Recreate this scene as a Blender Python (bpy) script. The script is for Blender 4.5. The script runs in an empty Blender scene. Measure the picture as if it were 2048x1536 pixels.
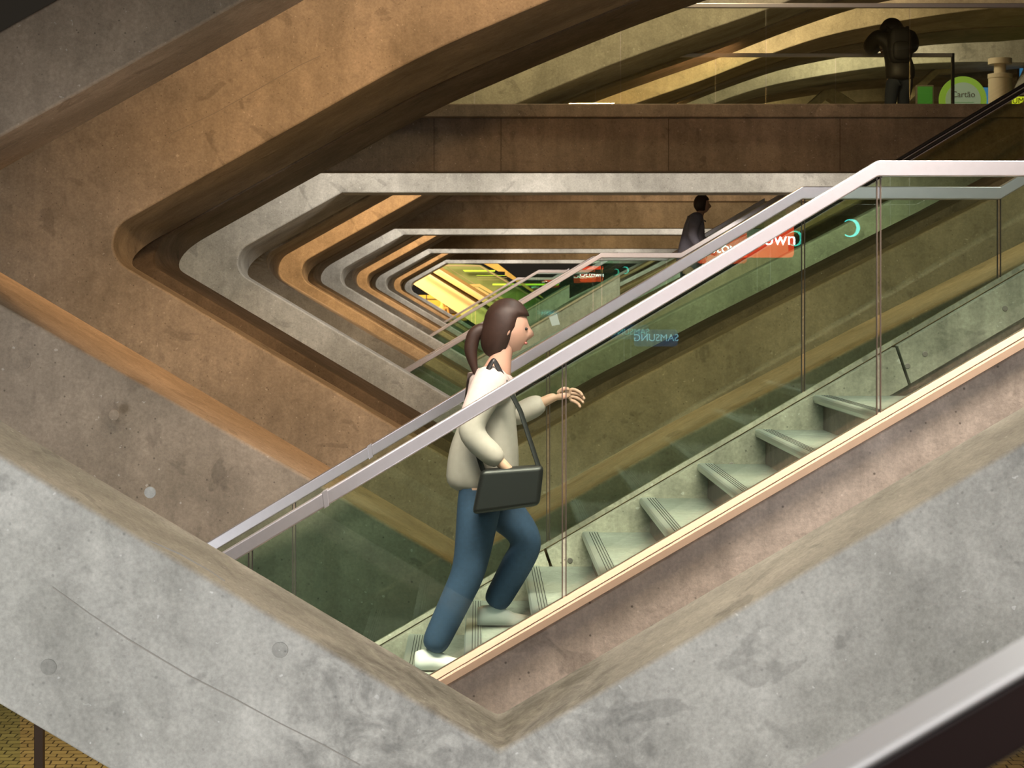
import bpy, bmesh, math, random
from mathutils import Vector, Matrix
random.seed(7)
S = bpy.context.scene
COL = S.collection

# ------------------------------------------------------------------ camera
# The hall was measured in "units": 522 units = 1 m sideways / up; one bay = 7.2 m in depth.
K = 1.0 / 522.0
BAY = 7.2
VX, VZ = 960.0, 595.0            # vanishing point of the camera axis in the 2048x1536 frame
cam = bpy.data.cameras.new('camera')
camo = bpy.data.objects.new('camera', cam); COL.objects.link(camo)
camo.location = (0, 0, 0); camo.rotation_euler = (math.radians(90), 0, 0)
cam.sensor_fit = 'HORIZONTAL'; cam.sensor_width = 36.0
cam.lens = 522.0 * BAY * 36.0 / 2048.0
cam.shift_x = (1024 - VX) / 2048.0
cam.shift_y = -(768 - VZ) / 2048.0
cam.clip_start = 0.05; cam.clip_end = 400
cam.dof.use_dof = True; cam.dof.focus_distance = 10.5; cam.dof.aperture_fstop = 11.0
S.camera = camo

# ------------------------------------------------------------------ view, world
S.view_settings.view_transform = 'Standard'
S.view_settings.look = 'None'
S.view_settings.gamma = 1.0
S.view_settings.use_curve_mapping = False
S.view_settings.exposure = 0.0
try:
    S.cycles.transparent_max_bounces = 32
    S.cycles.max_bounces = 8
    S.cycles.diffuse_bounces = 4
except Exception:
    pass
W = bpy.data.worlds.new('night'); S.world = W; W.use_nodes = True
bg = W.node_tree.nodes['Background']
bg.inputs[0].default_value = (0.60, 0.50, 0.38, 1); bg.inputs[1].default_value = 0.035

# ------------------------------------------------------------------ lamps
WARM = (1.0, 0.57, 0.25); NEUT = (1.0, 0.91, 0.79); COOL = (0.93, 0.97, 1.0); GOLD = (1.0, 0.76, 0.42)
def area(name, loc, target, size, power, color, size_y=None, spread=180):
    L = bpy.data.lights.new(name, 'AREA'); L.energy = power; L.color = color
    L.shape = 'RECTANGLE'; L.size = size; L.size_y = size_y or size; L.spread = math.radians(spread)
    o = bpy.data.objects.new(name, L); COL.objects.link(o); o.location = loc
    o.rotation_euler = (Vector(target) - Vector(loc)).to_track_quat('-Z', 'Y').to_euler()
    return o
# daylight-white floods of the concourse behind the camera
area('flood_light', (-3.6, -4.5, 3.3), (-1.4, 7.0, -1.0), 1.4, 200, (0.96, 0.98, 1.0))
area('flood_light', (3.4, -5.0, 3.3), (1.0, 7.0, -1.6), 1.4, 160, (1.0, 0.95, 0.90))
# unseen lights added low before the nearest frame, to light its face from below
area('low_fill_light', (-4.3, 3.0, -2.6), (-1.9, 6.4, -0.8), 1.6, 175, (0.95, 0.98, 1.0))
area('low_fill_light', (0.2, 2.6, -3.0), (0.2, 6.4, -1.6), 1.2, 45, (0.97, 0.98, 1.0))
area('low_fill_light', (2.9, 2.6, -2.5), (1.9, 6.4, -1.0), 2.0, 95, (0.98, 0.97, 0.95))
# warm lights added over the gap before the stair, to brighten its stringer
for X_ in (-0.9, 0.3, 1.5, 2.7, 4.0):
    area('stringer_fill_light', (X_, 0.98 * BAY, 1.5 + 0.12 * X_), (X_, 1.095 * BAY, -0.3 + 0.12 * X_), 1.1, 25 - 2.4 * X_, (1.0, 0.86, 0.73), 0.25, spread=66)
# lamp over the first stair
area('stair_light', (0.9, 1.20 * BAY, 1.9), (0.4, 1.19 * BAY, -1.5), 0.35, 22, (0.96, 1.0, 0.90))
area('stair_light', (3.3, 1.20 * BAY, 2.3), (2.6, 1.19 * BAY, -0.5), 0.35, 20, (1.0, 0.98, 0.86))
for X_ in (-2.3, -0.9, 0.5, 2.0, 3.6):  # unseen warm lights added for the nearest frame's top rim
    area('rim_fill_light', (X_, 0.925 * BAY, 1.55 + max(0, X_) * 0.25), (X_, 0.918 * BAY, -1.5), 0.8, 9, (1.0, 0.78, 0.52), 0.2, spread=100)
# warm lamps tucked behind the slim frames, neutral lamps under the walkways
def topz(x):
    return float(interp(x))
TOP = [(-1742, 239), (-1365, 451), (-850, 738), (-357, 1010), (100, 1213), (500, 1380), (806, 1500), (1240, 1655),
       (1650, 1798), (2200, 2010), (2820, 2200), (3850, 2371), (4700, 2425), (5460, 2418)]
def interp(x):
    for (a, b), (c, d) in zip(TOP, TOP[1:]):
        if a <= x <= c: return b + (d - b) * (x - a) / (c - a)
    return TOP[-1][1]
def bay_light(d, X, col, power, dz=130, tgt=(0, 1.0, -0.35), size=1.6, kind='wall_light'):
    z = interp(X) + dz
    loc = Vector((X * K, d * BAY, z * K))
    return area(kind, loc, loc + Vector(tgt), size, power, col, 0.12)
bay_light(1.53, -200, WARM, 88, tgt=(-0.2, 1.0, -0.45), size=0.16)
bay_light(1.52, -560, WARM, 40, tgt=(-0.25, -0.3, -1.0))
bay_light(1.52, 500, WARM, 80, tgt=(-0.1, -0.3, -1.0))
bay_light(1.52, 1700, WARM, 60, tgt=(0.0, -0.3, -1.0), dz=330)
bay_light(1.53, 700, WARM, 85, tgt=(0.0, 1.0, -0.5))
for d, p in ((3.77, 1.0), (5.77, 1.2), (7.77, 1.2)):
    bay_light(d, -800, WARM, 85 * p, tgt=(-0.15, 1.0, -0.5))
    bay_light(d, -900, WARM, 45 * p, tgt=(-0.3, -0.2, -1.0))
    bay_light(d, 500, WARM, 90 * p, tgt=(0.0, 1.0, -0.55))
    bay_light(d, 2300, GOLD, 130 * p, tgt=(0.1, 1.0, -0.5))
for d, p in ((2.88, 1.0), (4.88, 1.1), (6.88, 1.1), (8.88, 1.1)):
    for X, q in ((-700, 1.0), (500, 1.0), (1900, 1.2)):
        area('soffit_light', (X * K, d * BAY, 1.66 if d < 3 else 1.50), (X * K - 0.3, d * BAY + 1.0, 0.5), 1.5, 42 * p * q, NEUT, 0.14)
# light of the upper concourse, on the right above the walkways
area('upper_light', (2.4, 2.62 * BAY, 5.2), (1.2, 3.1 * BAY, 3.0), 1.5, 185, GOLD)
area('upper_light', (5.0, 3.35 * BAY, 6.6), (4.5, 3.9 * BAY, 3.0), 1.5, 125, GOLD)
area('upper_light', (7.2, 4.82 * BAY, 5.65), (7.0, 5.3 * BAY, 2.8), 0.8, 110, (1.0, 0.85, 0.62))  # added out of view to brighten the pale parapets
area('rail_fill_light', (0.95, 1.25, 0.42), (0.46, 1.48, -0.28), 0.3, 20, (1, 0.98, 0.95))  # lamp added out of view for the close handrail's bright top
area('upper_light', (6.0, 4.4 * BAY, 6.0), (5.5, 5.2 * BAY, 3.0), 1.5, 120, GOLD)
# hidden lights added to brighten the cobbles below
area('ground_fill_light', (-5.5, 2.6 * BAY, -1.2), (-4.0, 3.0 * BAY, -5), 1.0, 85, (1.0, 0.80, 0.42))
area('ground_fill_light', (6.5, 1.6 * BAY, -2.8), (5.0, 1.6 * BAY, -5), 0.8, 120, (1.0, 0.75, 0.42))
# the far hall
area('hall_light', (-2.5, 9.4 * BAY, 3.2), (0.0, 10.2 * BAY, 0.2), 2.0, 1150, (1.0, 0.72, 0.34))

# ------------------------------------------------------------------ materials
def nt(name):
    m = bpy.data.materials.new(name); m.use_nodes = True
    t = m.node_tree; return m, t, t.nodes['Principled BSDF']
def plain(name, col, rough=0.5, metal=0.0, spec=None, noise=0.0, nscale=20.0):
    m, t, b = nt(name)
    b.inputs['Base Color'].default_value = (*col, 1); b.inputs['Roughness'].default_value = rough
    b.inputs['Metallic'].default_value = metal
    if noise:
        tc = t.nodes.new('ShaderNodeTexCoord'); n = t.nodes.new('ShaderNodeTexNoise')
        n.inputs['Scale'].default_value = nscale; n.inputs['Detail'].default_value = 6
        t.links.new(tc.outputs['Object'], n.inputs['Vector'])
        mx = t.nodes.new('ShaderNodeMix'); mx.data_type = 'RGBA'
        mx.inputs[6].default_value = (*[c * (1 - noise) for c in col], 1)
        mx.inputs[7].default_value = (*[min(1, c * (1 + noise)) for c in col], 1)
        t.links.new(n.outputs['Fac'], mx.inputs[0]); t.links.new(mx.outputs[2], b.inputs['Base Color'])
    return m
def emit(name, col, s):
    m, t, b = nt(name)
    b.inputs['Base Color'].default_value = (*[c * 0.3 for c in col], 1)
    b.inputs['Emission Color'].default_value = (*col, 1); b.inputs['Emission Strength'].default_value = s
    return m
def concrete(name, col, dark=0.66, light=1.15, streak=0.13, rough=0.72, pit=0.5, patch=None):
    """board-marked cast concrete: cloudy blotches, vertical run marks, pits and pale spots"""
    m, t, b = nt(name); N = t.nodes.new; Lk = t.links.new
    tc = N('ShaderNodeTexCoord')
    def noise(scale, detail=6, rough=0.6, vec=None, dist=0.0):
        n = N('ShaderNodeTexNoise'); n.inputs['Scale'].default_value = scale
        n.inputs['Detail'].default_value = detail; n.inputs['Roughness'].default_value = rough
        n.inputs['Distortion'].default_value = dist
        Lk(vec or tc.outputs['Object'], n.inputs['Vector']); return n.outputs['Fac']
    def ramp(src, a, b_, ca, cb):
        r = N('ShaderNodeValToRGB'); r.color_ramp.elements[0].position = a; r.color_ramp.elements[1].position = b_
        r.color_ramp.elements[0].color = (ca, ca, ca, 1); r.color_ramp.elements[1].color = (cb, cb, cb, 1)
        Lk(src, r.inputs[0]); return r.outputs[0]
    def mul(a, b_, fac=1.0, mode='MULTIPLY'):
        x = N('ShaderNodeMix'); x.data_type = 'RGBA'; x.blend_type = mode; x.inputs[0].default_value = fac
        Lk(a, x.inputs[6]); Lk(b_, x.inputs[7]); return x.outputs[2]
    base = N('ShaderNodeMix'); base.data_type = 'RGBA'
    base.inputs[6].default_value = (col[0] * dark, col[1] * dark, col[2] * dark * 0.96, 1)
    base.inputs[7].default_value = (min(1, col[0] * light), min(1, col[1] * light), min(1, col[2] * light), 1)
    big = noise(1.1, 8, 0.62, dist=0.6)
    Lk(ramp(big, 0.30, 0.68, 0, 1), base.inputs[0])
    mp = N('ShaderNodeMapping'); mp.inputs['Scale'].default_value = (9, 9, 0.7); Lk(tc.outputs['Object'], mp.inputs[0])
    st = ramp(noise(1.0, 5, 0.6, mp.outputs[0]), 0.35, 0.65, 1 - streak, 1.0)
    c = mul(base.outputs[2], st)
    c = mul(c, ramp(noise(0.55, 3, 0.5), 0.35, 0.62, 0.82, 1.06))
    c = mul(c, ramp(noise(60, 3, 0.7), 0.3, 0.7, 0.84, 1.14))
    c = mul(c, ramp(noise(7, 8, 0.7, dist=1.0), 0.34, 0.66, 0.86, 1.08))
    v = N('ShaderNodeTexVoronoi'); v.inputs['Scale'].default_value = 17; v.inputs['Randomness'].default_value = 1
    Lk(tc.outputs['Object'], v.inputs['Vector'])
    pm = ramp(v.outputs['Distance'], 0.05, 0.11, 1 - pit, 1.0)
    c = mul(c, pm)
    sp = ramp(noise(34, 2, 0.4), 0.735, 0.76, 0.0, 0.16)
    c = mul(c, sp, 1.0, 'ADD')
    # blotchy damp stains with a clear rim
    ds = ramp(noise(2.3, 4, 0.55, dist=1.2), 0.63, 0.66, 1.0, 0.78)
    c = mul(c, ds)
    ds = ramp(noise(6.5, 5, 0.6, dist=0.8), 0.60, 0.70, 1.0, 0.84)
    c = mul(c, ds)
    if patch:      # weathered repair patch round a point of the wall
        geo = N('ShaderNodeNewGeometry'); dn = N('ShaderNodeVectorMath'); dn.operation = 'MULTIPLY_ADD'
        nc = N('ShaderNodeTexNoise'); nc.inputs['Scale'].default_value = 2.2; nc.inputs['Detail'].default_value = 5
        Lk(tc.outputs['Object'], nc.inputs['Vector']); dn.inputs[1].default_value = (1.3, 0.2, 1.3)
        Lk(nc.outputs['Color'], dn.inputs[0]); Lk(geo.outputs['Position'], dn.inputs[2])
        di = N('ShaderNodeVectorMath'); di.operation = 'DISTANCE'; di.inputs[1].default_value = (patch[0] + .65, patch[1] + .1, patch[2] + .65)
        Lk(dn.outputs[0], di.inputs[0])
        mk = N('ShaderNodeMapRange'); mk.inputs[1].default_value = patch[3] - .03; mk.inputs[2].default_value = patch[3] + .03
        mk.inputs[3].default_value = 1; mk.inputs[4].default_value = 0; Lk(di.outputs['Value'], mk.inputs[0])
        pc = mul(c, ramp(noise(5.5, 7, 0.65, dist=1.6), 0.38, 0.62, 0.62, 1.05))
        mm = N('ShaderNodeMix'); mm.data_type = 'RGBA'; Lk(mk.outputs[0], mm.inputs[0]); Lk(c, mm.inputs[6]); Lk(pc, mm.inputs[7]); c = mm.outputs[2]
    Lk(c, b.inputs['Base Color'])
    b.inputs['Roughness'].default_value = rough
    b.inputs['Specular IOR Level'].default_value = 0.3
    bp = N('ShaderNodeBump'); bp.inputs['Strength'].default_value = 0.22; bp.inputs['Distance'].default_value = 0.01
    Lk(mul(ramp(noise(14, 6, 0.7), 0.2, 0.8, 0, 1), pm), bp.inputs['Height']); Lk(bp.outputs[0], b.inputs['Normal'])
    return m
M = {}
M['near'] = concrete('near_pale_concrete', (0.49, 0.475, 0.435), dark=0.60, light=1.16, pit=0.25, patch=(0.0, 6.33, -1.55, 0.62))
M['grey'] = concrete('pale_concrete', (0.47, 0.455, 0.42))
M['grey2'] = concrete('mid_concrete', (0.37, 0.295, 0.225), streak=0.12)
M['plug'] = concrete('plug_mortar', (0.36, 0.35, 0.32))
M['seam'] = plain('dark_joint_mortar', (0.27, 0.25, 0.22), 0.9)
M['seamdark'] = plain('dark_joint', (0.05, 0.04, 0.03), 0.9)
M['brown'] = concrete('warm_lit_concrete', (0.44, 0.385, 0.315))  # same stone as the pale one, warm lamplight tint put into the colour
M['dark'] = concrete('weathered_shaded_concrete', (0.27, 0.225, 0.18), streak=0.2)  # stained concrete, with the shade of unlit faces put into the colour
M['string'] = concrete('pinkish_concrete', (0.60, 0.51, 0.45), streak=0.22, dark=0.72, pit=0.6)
M['panel'] = concrete('stair_side_concrete', (0.62, 0.60, 0.47), dark=0.6, streak=0.3)
M['tread'] = concrete('tread_concrete', (0.33, 0.36, 0.31), dark=0.75, streak=0.1, pit=0.1, rough=0.5)
M['nosing'] = plain('brushed_nosing_steel', (0.55, 0.60, 0.55), 0.35, 0.7)
M['groove'] = plain('dark_rubber_groove', (0.03, 0.035, 0.03), 0.7)
M['steel'] = plain('brushed_rail_steel', (0.58, 0.56, 0.59), 0.32, 0.8, noise=0.06, nscale=30)
M['cap'] = plain('copper_toned_edging', (0.60, 0.43, 0.31), 0.5, 0.0, noise=0.1)
M['joint'] = plain('dark_glass_joint', (0.07, 0.052, 0.04), 0.5)
M['black'] = plain('black_rubber', (0.012, 0.011, 0.012), 0.35)
M['skin'] = plain('skin', (0.55, 0.33, 0.24), 0.5)
M['hair'] = plain('dark_brown_hair', (0.035, 0.016, 0.010), 0.55, noise=0.4, nscale=60)
M['cream'] = plain('pale_beige_knit', (0.43, 0.37, 0.34), 0.85, noise=0.12, nscale=40)
M['jean'] = plain('blue_denim', (0.022, 0.05, 0.10), 0.8, noise=0.25, nscale=60)
M['leather'] = plain('black_leather', (0.012, 0.012, 0.012), 0.45)
M['white'] = plain('white_shoe', (0.65, 0.65, 0.62), 0.6)
M['blackcoat'] = plain('black_padded_nylon', (0.022, 0.019, 0.016), 0.55, noise=0.3, nscale=14)
M['navy'] = plain('dark_navy_cloth', (0.02, 0.027, 0.045), 0.8)
M['greyblue'] = plain('grey_blue_jacket', (0.17, 0.16, 0.20), 0.8, noise=0.2)
M['pack'] = plain('black_canvas', (0.014, 0.012, 0.011), 0.65, noise=0.3)
M['post'] = plain('cream_painted_metal', (0.55, 0.47, 0.36), 0.5)
M['steelgrey'] = plain('dull_steel', (0.30, 0.27, 0.24), 0.4, 0.6)
M['darkbrown'] = plain('shaded_rail_steel', (0.016, 0.008, 0.007), 0.4)  # shade on the close rail's side put into the colour
M['capsteel'] = plain('satin_cap_steel', (0.72, 0.70, 0.69), 0.38, 0.35)
M['ochre'] = plain('golden_painted_steel', (0.85, 0.60, 0.28), 0.5)
M['lime'] = emit('lime_neon', (0.62, 0.85, 0.05), 1.3)
def glass(name, tint, refl=1.0, rough=0.0):
    m = bpy.data.materials.new(name); m.use_nodes = True; t = m.node_tree
    for n in list(t.nodes): t.nodes.remove(n)
    o = t.nodes.new('ShaderNodeOutputMaterial'); tr = t.nodes.new('ShaderNodeBsdfTransparent')
    gl = t.nodes.new('ShaderNodeBsdfGlossy'); mx = t.nodes.new('ShaderNodeMixShader'); fr = t.nodes.new('ShaderNodeFresnel')
    fr.inputs[0].default_value = 1.45
    tr.inputs[0].default_value = (*tint, 1); gl.inputs['Roughness'].default_value = rough
    gl.inputs[0].default_value = (refl, refl, refl, 1)
    t.links.new(fr.outputs[0], mx.inputs[0]); t.links.new(tr.outputs[0], mx.inputs[1]); t.links.new(gl.outputs[0], mx.inputs[2])
    t.links.new(mx.outputs[0], o.inputs[0]); return m
M['glass'] = glass('green_tinted_glass', (0.87, 0.95, 0.90))
M['glass_pale'] = glass('pale_olive_glass', (0.945, 0.955, 0.875))
# cobbles
def cobble_mat():
    m, t, b = nt('yellowish_cobbles'); N = t.nodes.new; Lk = t.links.new
    tc = N('ShaderNodeTexCoord'); br = N('ShaderNodeTexBrick'); br.inputs['Scale'].default_value = 3.2
    br.inputs['Color1'].default_value = (0.40, 0.30, 0.13, 1); br.inputs['Color2'].default_value = (0.52, 0.40, 0.18, 1)
    br.inputs['Mortar'].default_value = (0.09, 0.065, 0.035, 1); br.inputs['Mortar Size'].default_value = 0.03
    br.inputs['Brick Width'].default_value = 0.55; br.inputs['Row Height'].default_value = 0.5
    n = N('ShaderNodeTexNoise'); n.inputs['Scale'].default_value = 3.0
    mp = N('ShaderNodeVectorMath'); mp.operation = 'MULTIPLY_ADD'; mp.inputs[1].default_value = (0.12, 0.12, 0)
    Lk(tc.outputs['Object'], n.inputs['Vector']); Lk(n.outputs['Color'], mp.inputs[0]); Lk(tc.outputs['Object'], mp.inputs[2])
    Lk(mp.outputs[0], br.inputs['Vector']); Lk(br.outputs['Color'], b.inputs['Base Color']); b.inputs['Roughness'].default_value = 0.6
    bp = N('ShaderNodeBump'); bp.inputs['Strength'].default_value = 0.5; bp.inputs['Distance'].default_value = 0.02
    Lk(br.outputs['Fac'], bp.inputs['Height']); bp.invert = True; Lk(bp.outputs[0], b.inputs['Normal'])
    return m
M['cobble'] = cobble_mat()

# ------------------------------------------------------------------ helpers
def tag(o, label=None, cat=None, group=None, kind=None):
    if label: o['label'] = label
    if cat: o['category'] = cat
    if group: o['group'] = group
    if kind: o['kind'] = kind
    return o
def thing(name, loc, label, cat, group=None):
    o = bpy.data.objects.new(name, None); COL.objects.link(o); o.location = loc; o.empty_display_size = 0.1
    return tag(o, label, cat, group)
WORLDLOC = {}
def wloc(o):
    v = Vector((0, 0, 0))
    while o is not None:
        v += o.location; o = o.parent
    return v
def build(name, bm, mat, parent=None, bevel=0.0, seg=2, smooth=False, angle=35):
    """bmesh in world coordinates -> one object"""
    bmesh.ops.recalc_face_normals(bm, faces=bm.faces)
    me = bpy.data.meshes.new(name)
    if parent is not None: off = wloc(parent)
    else:
        xs = [v.co for v in bm.verts]
        off = Vector((sum(v.x for v in xs) / len(xs), sum(v.y for v in xs) / len(xs), min(v.z for v in xs)))
    for v in bm.verts: v.co -= off
    bm.to_mesh(me); bm.free()
    mats = mat if isinstance(mat, (list, tuple)) else [mat]
    for x in mats: me.materials.append(x)
    if smooth:
        for p in me.polygons: p.use_smooth = True
    o = bpy.data.objects.new(name, me); COL.objects.link(o)
    if parent is not None: o.parent = parent
    else: o.location = off
    if bevel:
        b = o.modifiers.new('bevel', 'BEVEL'); b.width = bevel; b.segments = seg; b.limit_method = 'ANGLE'; b.angle_limit = math.radians(angle)
        for p in me.polygons: p.use_smooth = True
        if hasattr(b, 'harden_normals'): b.harden_normals = True
    return o
def prism(bm, poly, y0, y1, sx=0.0):
    """poly: (x,z) metres, extruded from y0 to y1"""
    a = [bm.verts.new((x, y0, z)) for x, z in poly]; b = [bm.verts.new((x + sx, y1, z)) for x, z in poly]
    bm.faces.new(a); bm.faces.new(b[::-1]); n = len(poly)
    for i in range(n): bm.faces.new((a[i], a[(i + 1) % n], b[(i + 1) % n], b[i]))
def uprism(poly, d0, d1):
    bm = bmesh.new(); prism(bm, [(x * K, z * K) for x, z in poly], d0 * BAY, d1 * BAY); return bm
def box(bm, x0, x1, y0, y1, z0, z1):
    prism(bm, [(x0, z0), (x1, z0), (x1, z1), (x0, z1)], y0, y1)
def B(x0, x1, y0, y1, z0, z1):
    bm = bmesh.new(); box(bm, x0, x1, y0, y1, z0, z1); return bm
def pxp(poly, d):      # photo measurements -> metres at the bay depth d
    return [((x - VX) * d * K, (VZ - y) * d * K) for x, y in poly]
def band(path, lo, hi):    # strip between path+lo and path+hi (vertical offsets)
    return [(x, z + hi) for x, z in path] + [(x, z + lo) for x, z in reversed(path)]
def cyl(bm, p0, p1, r0, r1=None, n=20, caps=True):
    p0, p1 = Vector(p0), Vector(p1); r1 = r0 if r1 is None else r1
    q = (p1 - p0).to_track_quat('Z', 'Y'); A = []; Bv = []
    for i in range(n):
        a = 2 * math.pi * i / n; u = q @ Vector((math.cos(a), math.sin(a), 0))
        A.append(bm.verts.new(p0 + u * r0)); Bv.append(bm.verts.new(p1 + u * r1))
    for i in range(n): bm.faces.new((A[i], A[(i + 1) % n], Bv[(i + 1) % n], Bv[i]))
    if caps: bm.faces.new(A[::-1]); bm.faces.new(Bv)

# ------------------------------------------------------------------ the ground
fl = build('floor', B(-9, 20, 0.2 * BAY, 14 * BAY, -5.2, -5.0), M['cobble']); tag(fl, kind='structure')

# ------------------------------------------------------------------ repeated concrete frames
def smooth_top():
    xs = TOP; out = []
    for i in range(len(xs) - 1):
        p0 = xs[max(i - 1, 0)]; p1 = xs[i]; p2 = xs[i + 1]; p3 = xs[min(i + 2, len(xs) - 1)]
        for k in range(4):
            t = k / 4.0
            f = lambda a, b, c, d: 0.5 * ((2 * b) + (-a + c) * t + (2 * a - 5 * b + 4 * c - d) * t * t + (-a + 3 * b - 3 * c + d) * t ** 3)
            out.append((f(p0[0], p1[0], p2[0], p3[0]), f(p0[1], p1[1], p2[1], p3[1])))
    out.append(xs[-1]); return out
RIGHT_LIMB = [(5250, 2060), (4200, 1520), (2800, 815), (2083, 437), (1050, -84), (485, -378), (-120, -721)]
RIGHT_NEAR = [(5000, 2180), (4200, 1678), (2800, 854), (1400, 31), (700, -380), (350, -586), (0, -792)]
def ring_points(rad, ttop, tbot, left, near=False):
    """inner loop (units) and matching outer loop: rounded left corner, top limb, right limb, V, bottom-left limb"""
    cx, cz = -1742.0, 239.0
    a_up, a_dn = math.atan(0.5625), math.atan(0.592)
    half = (a_up + a_dn) / 2; mid = (a_up - a_dn) / 2
    dist = rad / math.sin(half); c = (cx + dist * math.cos(mid), cz + dist * math.sin(mid))
    tl = rad / math.tan(half)
    inner = []; outer = []
    # arc from bottom tangent to top tangent (clockwise through the left)
    s0 = mid - math.pi / 2 - (math.pi / 2 - half) ; n = 12
    ang0 = -a_dn - math.pi / 2; ang1 = a_up + math.pi / 2
    # angles measured about c: bottom tangent normal points down-left, top tangent normal up-left
    ang0 = -(math.pi / 2 + a_dn); ang1 = -(math.pi * 1.5 - a_up)
    for i in range(n + 1):
        a = ang0 + (ang1 - ang0) * i / n
        inner.append((c[0] + rad * math.cos(a), c[1] + rad * math.sin(a)))
        t = i / n
        R = rad + (tbot * 0.86 * (1 - t) + ttop * 0.86 * t) + (left - 0.86 * (tbot + ttop) / 2) * math.sin(math.pi * t)
        outer.append((c[0] + R * math.cos(a), c[1] + R * math.sin(a)))
    x_start = cx + tl * math.cos(a_up)
    tops = [p for p in smooth_top() if p[0] > x_start + 40]
    for x, z in tops:
        inner.append((x, z)); outer.append((x - ttop * 0.35, z + ttop * 0.92) if x < 5300 else (x + 500, z + ttop * 0.3))
    # right limb back down to the V
    for k, (x, z) in enumerate(RIGHT_NEAR if near else RIGHT_LIMB):
        inner.append((x, z)); last = k == 6
        outer.append((x + (0 if last else tbot * 0.35), z - tbot * (1.12 if last else 0.9)))
    for x in (-500, -1000):
        z = -792 - 0.592 * x; inner.append((x, z)); outer.append((x - tbot * 0.35, z - tbot * 0.9))
    return inner, outer
def frame(db, dt, mat, rad, ttop, tbot, left, name, label, group, bevel=0.035, near=False, lf=None):
    """db / dt: front and back depth of the lower and of the upper limbs"""
    inner, outer = ring_points(rad, ttop, tbot, left, near)
    n = len(inner); bm = bmesh.new(); loops = []
    def w(i):
        if i <= 12: t = i / 12.0; return t * t * (3 - 2 * t)
        if i >= n - 9: return 0.0
        return min(1.0, (n - 9 - i) / 5.0)
    for k in (0, 1):
        for loop in (inner, outer):
            vs = []
            for i, (x, z) in enumerate(loop):
                t = w(i); d = db[k] * (1 - t) + dt[k] * t
                if lf and k == 0 and i < 7: d = lf + (db[0] - lf) * t
                if lf and k == 0 and i == n - 1: d = lf * .45 + db[0] * .55
                vs.append(bm.verts.new(((x + 40 * db[0]) * K, d * BAY, (z - 5 * db[0]) * K)))
            loops.append(vs)
    fi, fo, bi, bo = loops
    for i in range(n):
        j = (i + 1) % n
        bm.faces.new((fi[i], fi[j], fo[j], fo[i])); bm.faces.new((bi[i], bo[i], bo[j], bi[j]))
        bm.faces.new((fi[i], bi[i], bi[j], fi[j])); bm.faces.new((fo[i], fo[j], bo[j], bo[i]))
    o = build(name, bm, mat, None, bevel=bevel, seg=3, angle=40)
    tag(o, label, 'concrete frame', group)
    return o
GA = 'repeated broad concrete frames along the hall'; GB = 'repeated slim concrete frames along the hall'
broad = [
 (0.88, 0.955, 'grey', 'nearest pale grey concrete frame forming the big V in the foreground'),
 (2.10, 2.24, 'brown', 'large brown concrete frame whose wide corner fills the left side'),
 (3.10, 3.24, 'grey', 'pale grey concrete frame with rounded corner left of the picture centre'),
 (4.10, 4.24, 'brown', 'ochre brown concrete frame nested just inside the pale grey one'),
 (5.10, 5.24, 'grey', 'second pale grey frame inward, behind the ochre brown frame'),
 (6.10, 6.24, 'brown', 'orange brown concrete frame behind the second pale grey frame'),
 (7.10, 7.24, 'grey', 'third pale grey concrete frame inward, small in the distance'),
 (8.10, 8.24, 'brown', 'last brown concrete frame before the lit far hall'),
 (9.10, 9.24, 'grey', 'innermost and farthest concrete frame bordering the golden far hall'),
]
FR = {}
for i, (a, b, m, lab) in enumerate(broad):
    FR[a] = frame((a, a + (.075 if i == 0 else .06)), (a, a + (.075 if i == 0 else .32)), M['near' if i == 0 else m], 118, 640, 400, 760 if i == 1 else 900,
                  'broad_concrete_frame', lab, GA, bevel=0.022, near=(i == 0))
slim = [
 (1.37, 1.485, 'grey2', 'slim frame with orange lit top edge directly behind the first staircase'),
 (2.47, 2.59, 'dark', 'dark slim frame seen inside the large brown frame'),
 (3.56, 3.65, 'brown', 'slim frame with light orange rim behind the nearest pale grey inner frame'),
 (4.52, 4.62, 'dark', 'dark slim frame inside the ochre brown frame'),
 (5.55, 5.64, 'brown', 'slim peach rimmed frame behind the second pale grey inner frame'),
 (6.52, 6.62, 'dark', 'dark slim frame inside the orange brown frame'),
 (7.55, 7.64, 'brown', 'slim tan frame behind the third pale grey inner frame'),
 (8.52, 8.62, 'dark', 'dark slim frame nearest the far golden hall'),
]
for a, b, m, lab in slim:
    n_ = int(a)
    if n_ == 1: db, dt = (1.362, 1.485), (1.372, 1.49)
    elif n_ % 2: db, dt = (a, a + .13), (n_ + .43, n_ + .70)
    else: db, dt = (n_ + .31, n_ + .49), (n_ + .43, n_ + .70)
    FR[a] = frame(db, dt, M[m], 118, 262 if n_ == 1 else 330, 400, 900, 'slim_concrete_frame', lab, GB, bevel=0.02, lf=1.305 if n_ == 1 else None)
# horizontal cross beams that belong to every second broad frame
for a in (3.10, 5.10, 7.10, 9.10):
    dz = -5 * a; dx = 40 * a
    xl = -1000 + dx
    bm = bmesh.new(); prism(bm, [(x * K, z * K) for x, z in ((xl - 60, 668 + dz), (xl + 30, 665 + dz), (3300, 665 + dz), (3300, 860 + dz), (xl, 860 + dz))], (a + 0.0008) * BAY, (a + 0.08) * BAY)
    o = build('cross_beam', bm, M['grey'], FR[a], bevel=0.02)
    o['label'] = 'pale horizontal cross beam'
def seam(parent, pts, d, wd=0.0045):
    P = pxp(pts, d); bm = bmesh.new()
    up = [(x, z + wd / 2 + random.uniform(-.001, .001)) for x, z in P]; dn = [(x, z - wd / 2 + random.uniform(-.001, .001)) for x, z in P]
    prism(bm, up + dn[::-1], d * BAY - 0.0012, d * BAY + 0.001)
    build('formwork_seam', bm, M['seam'], parent)
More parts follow.
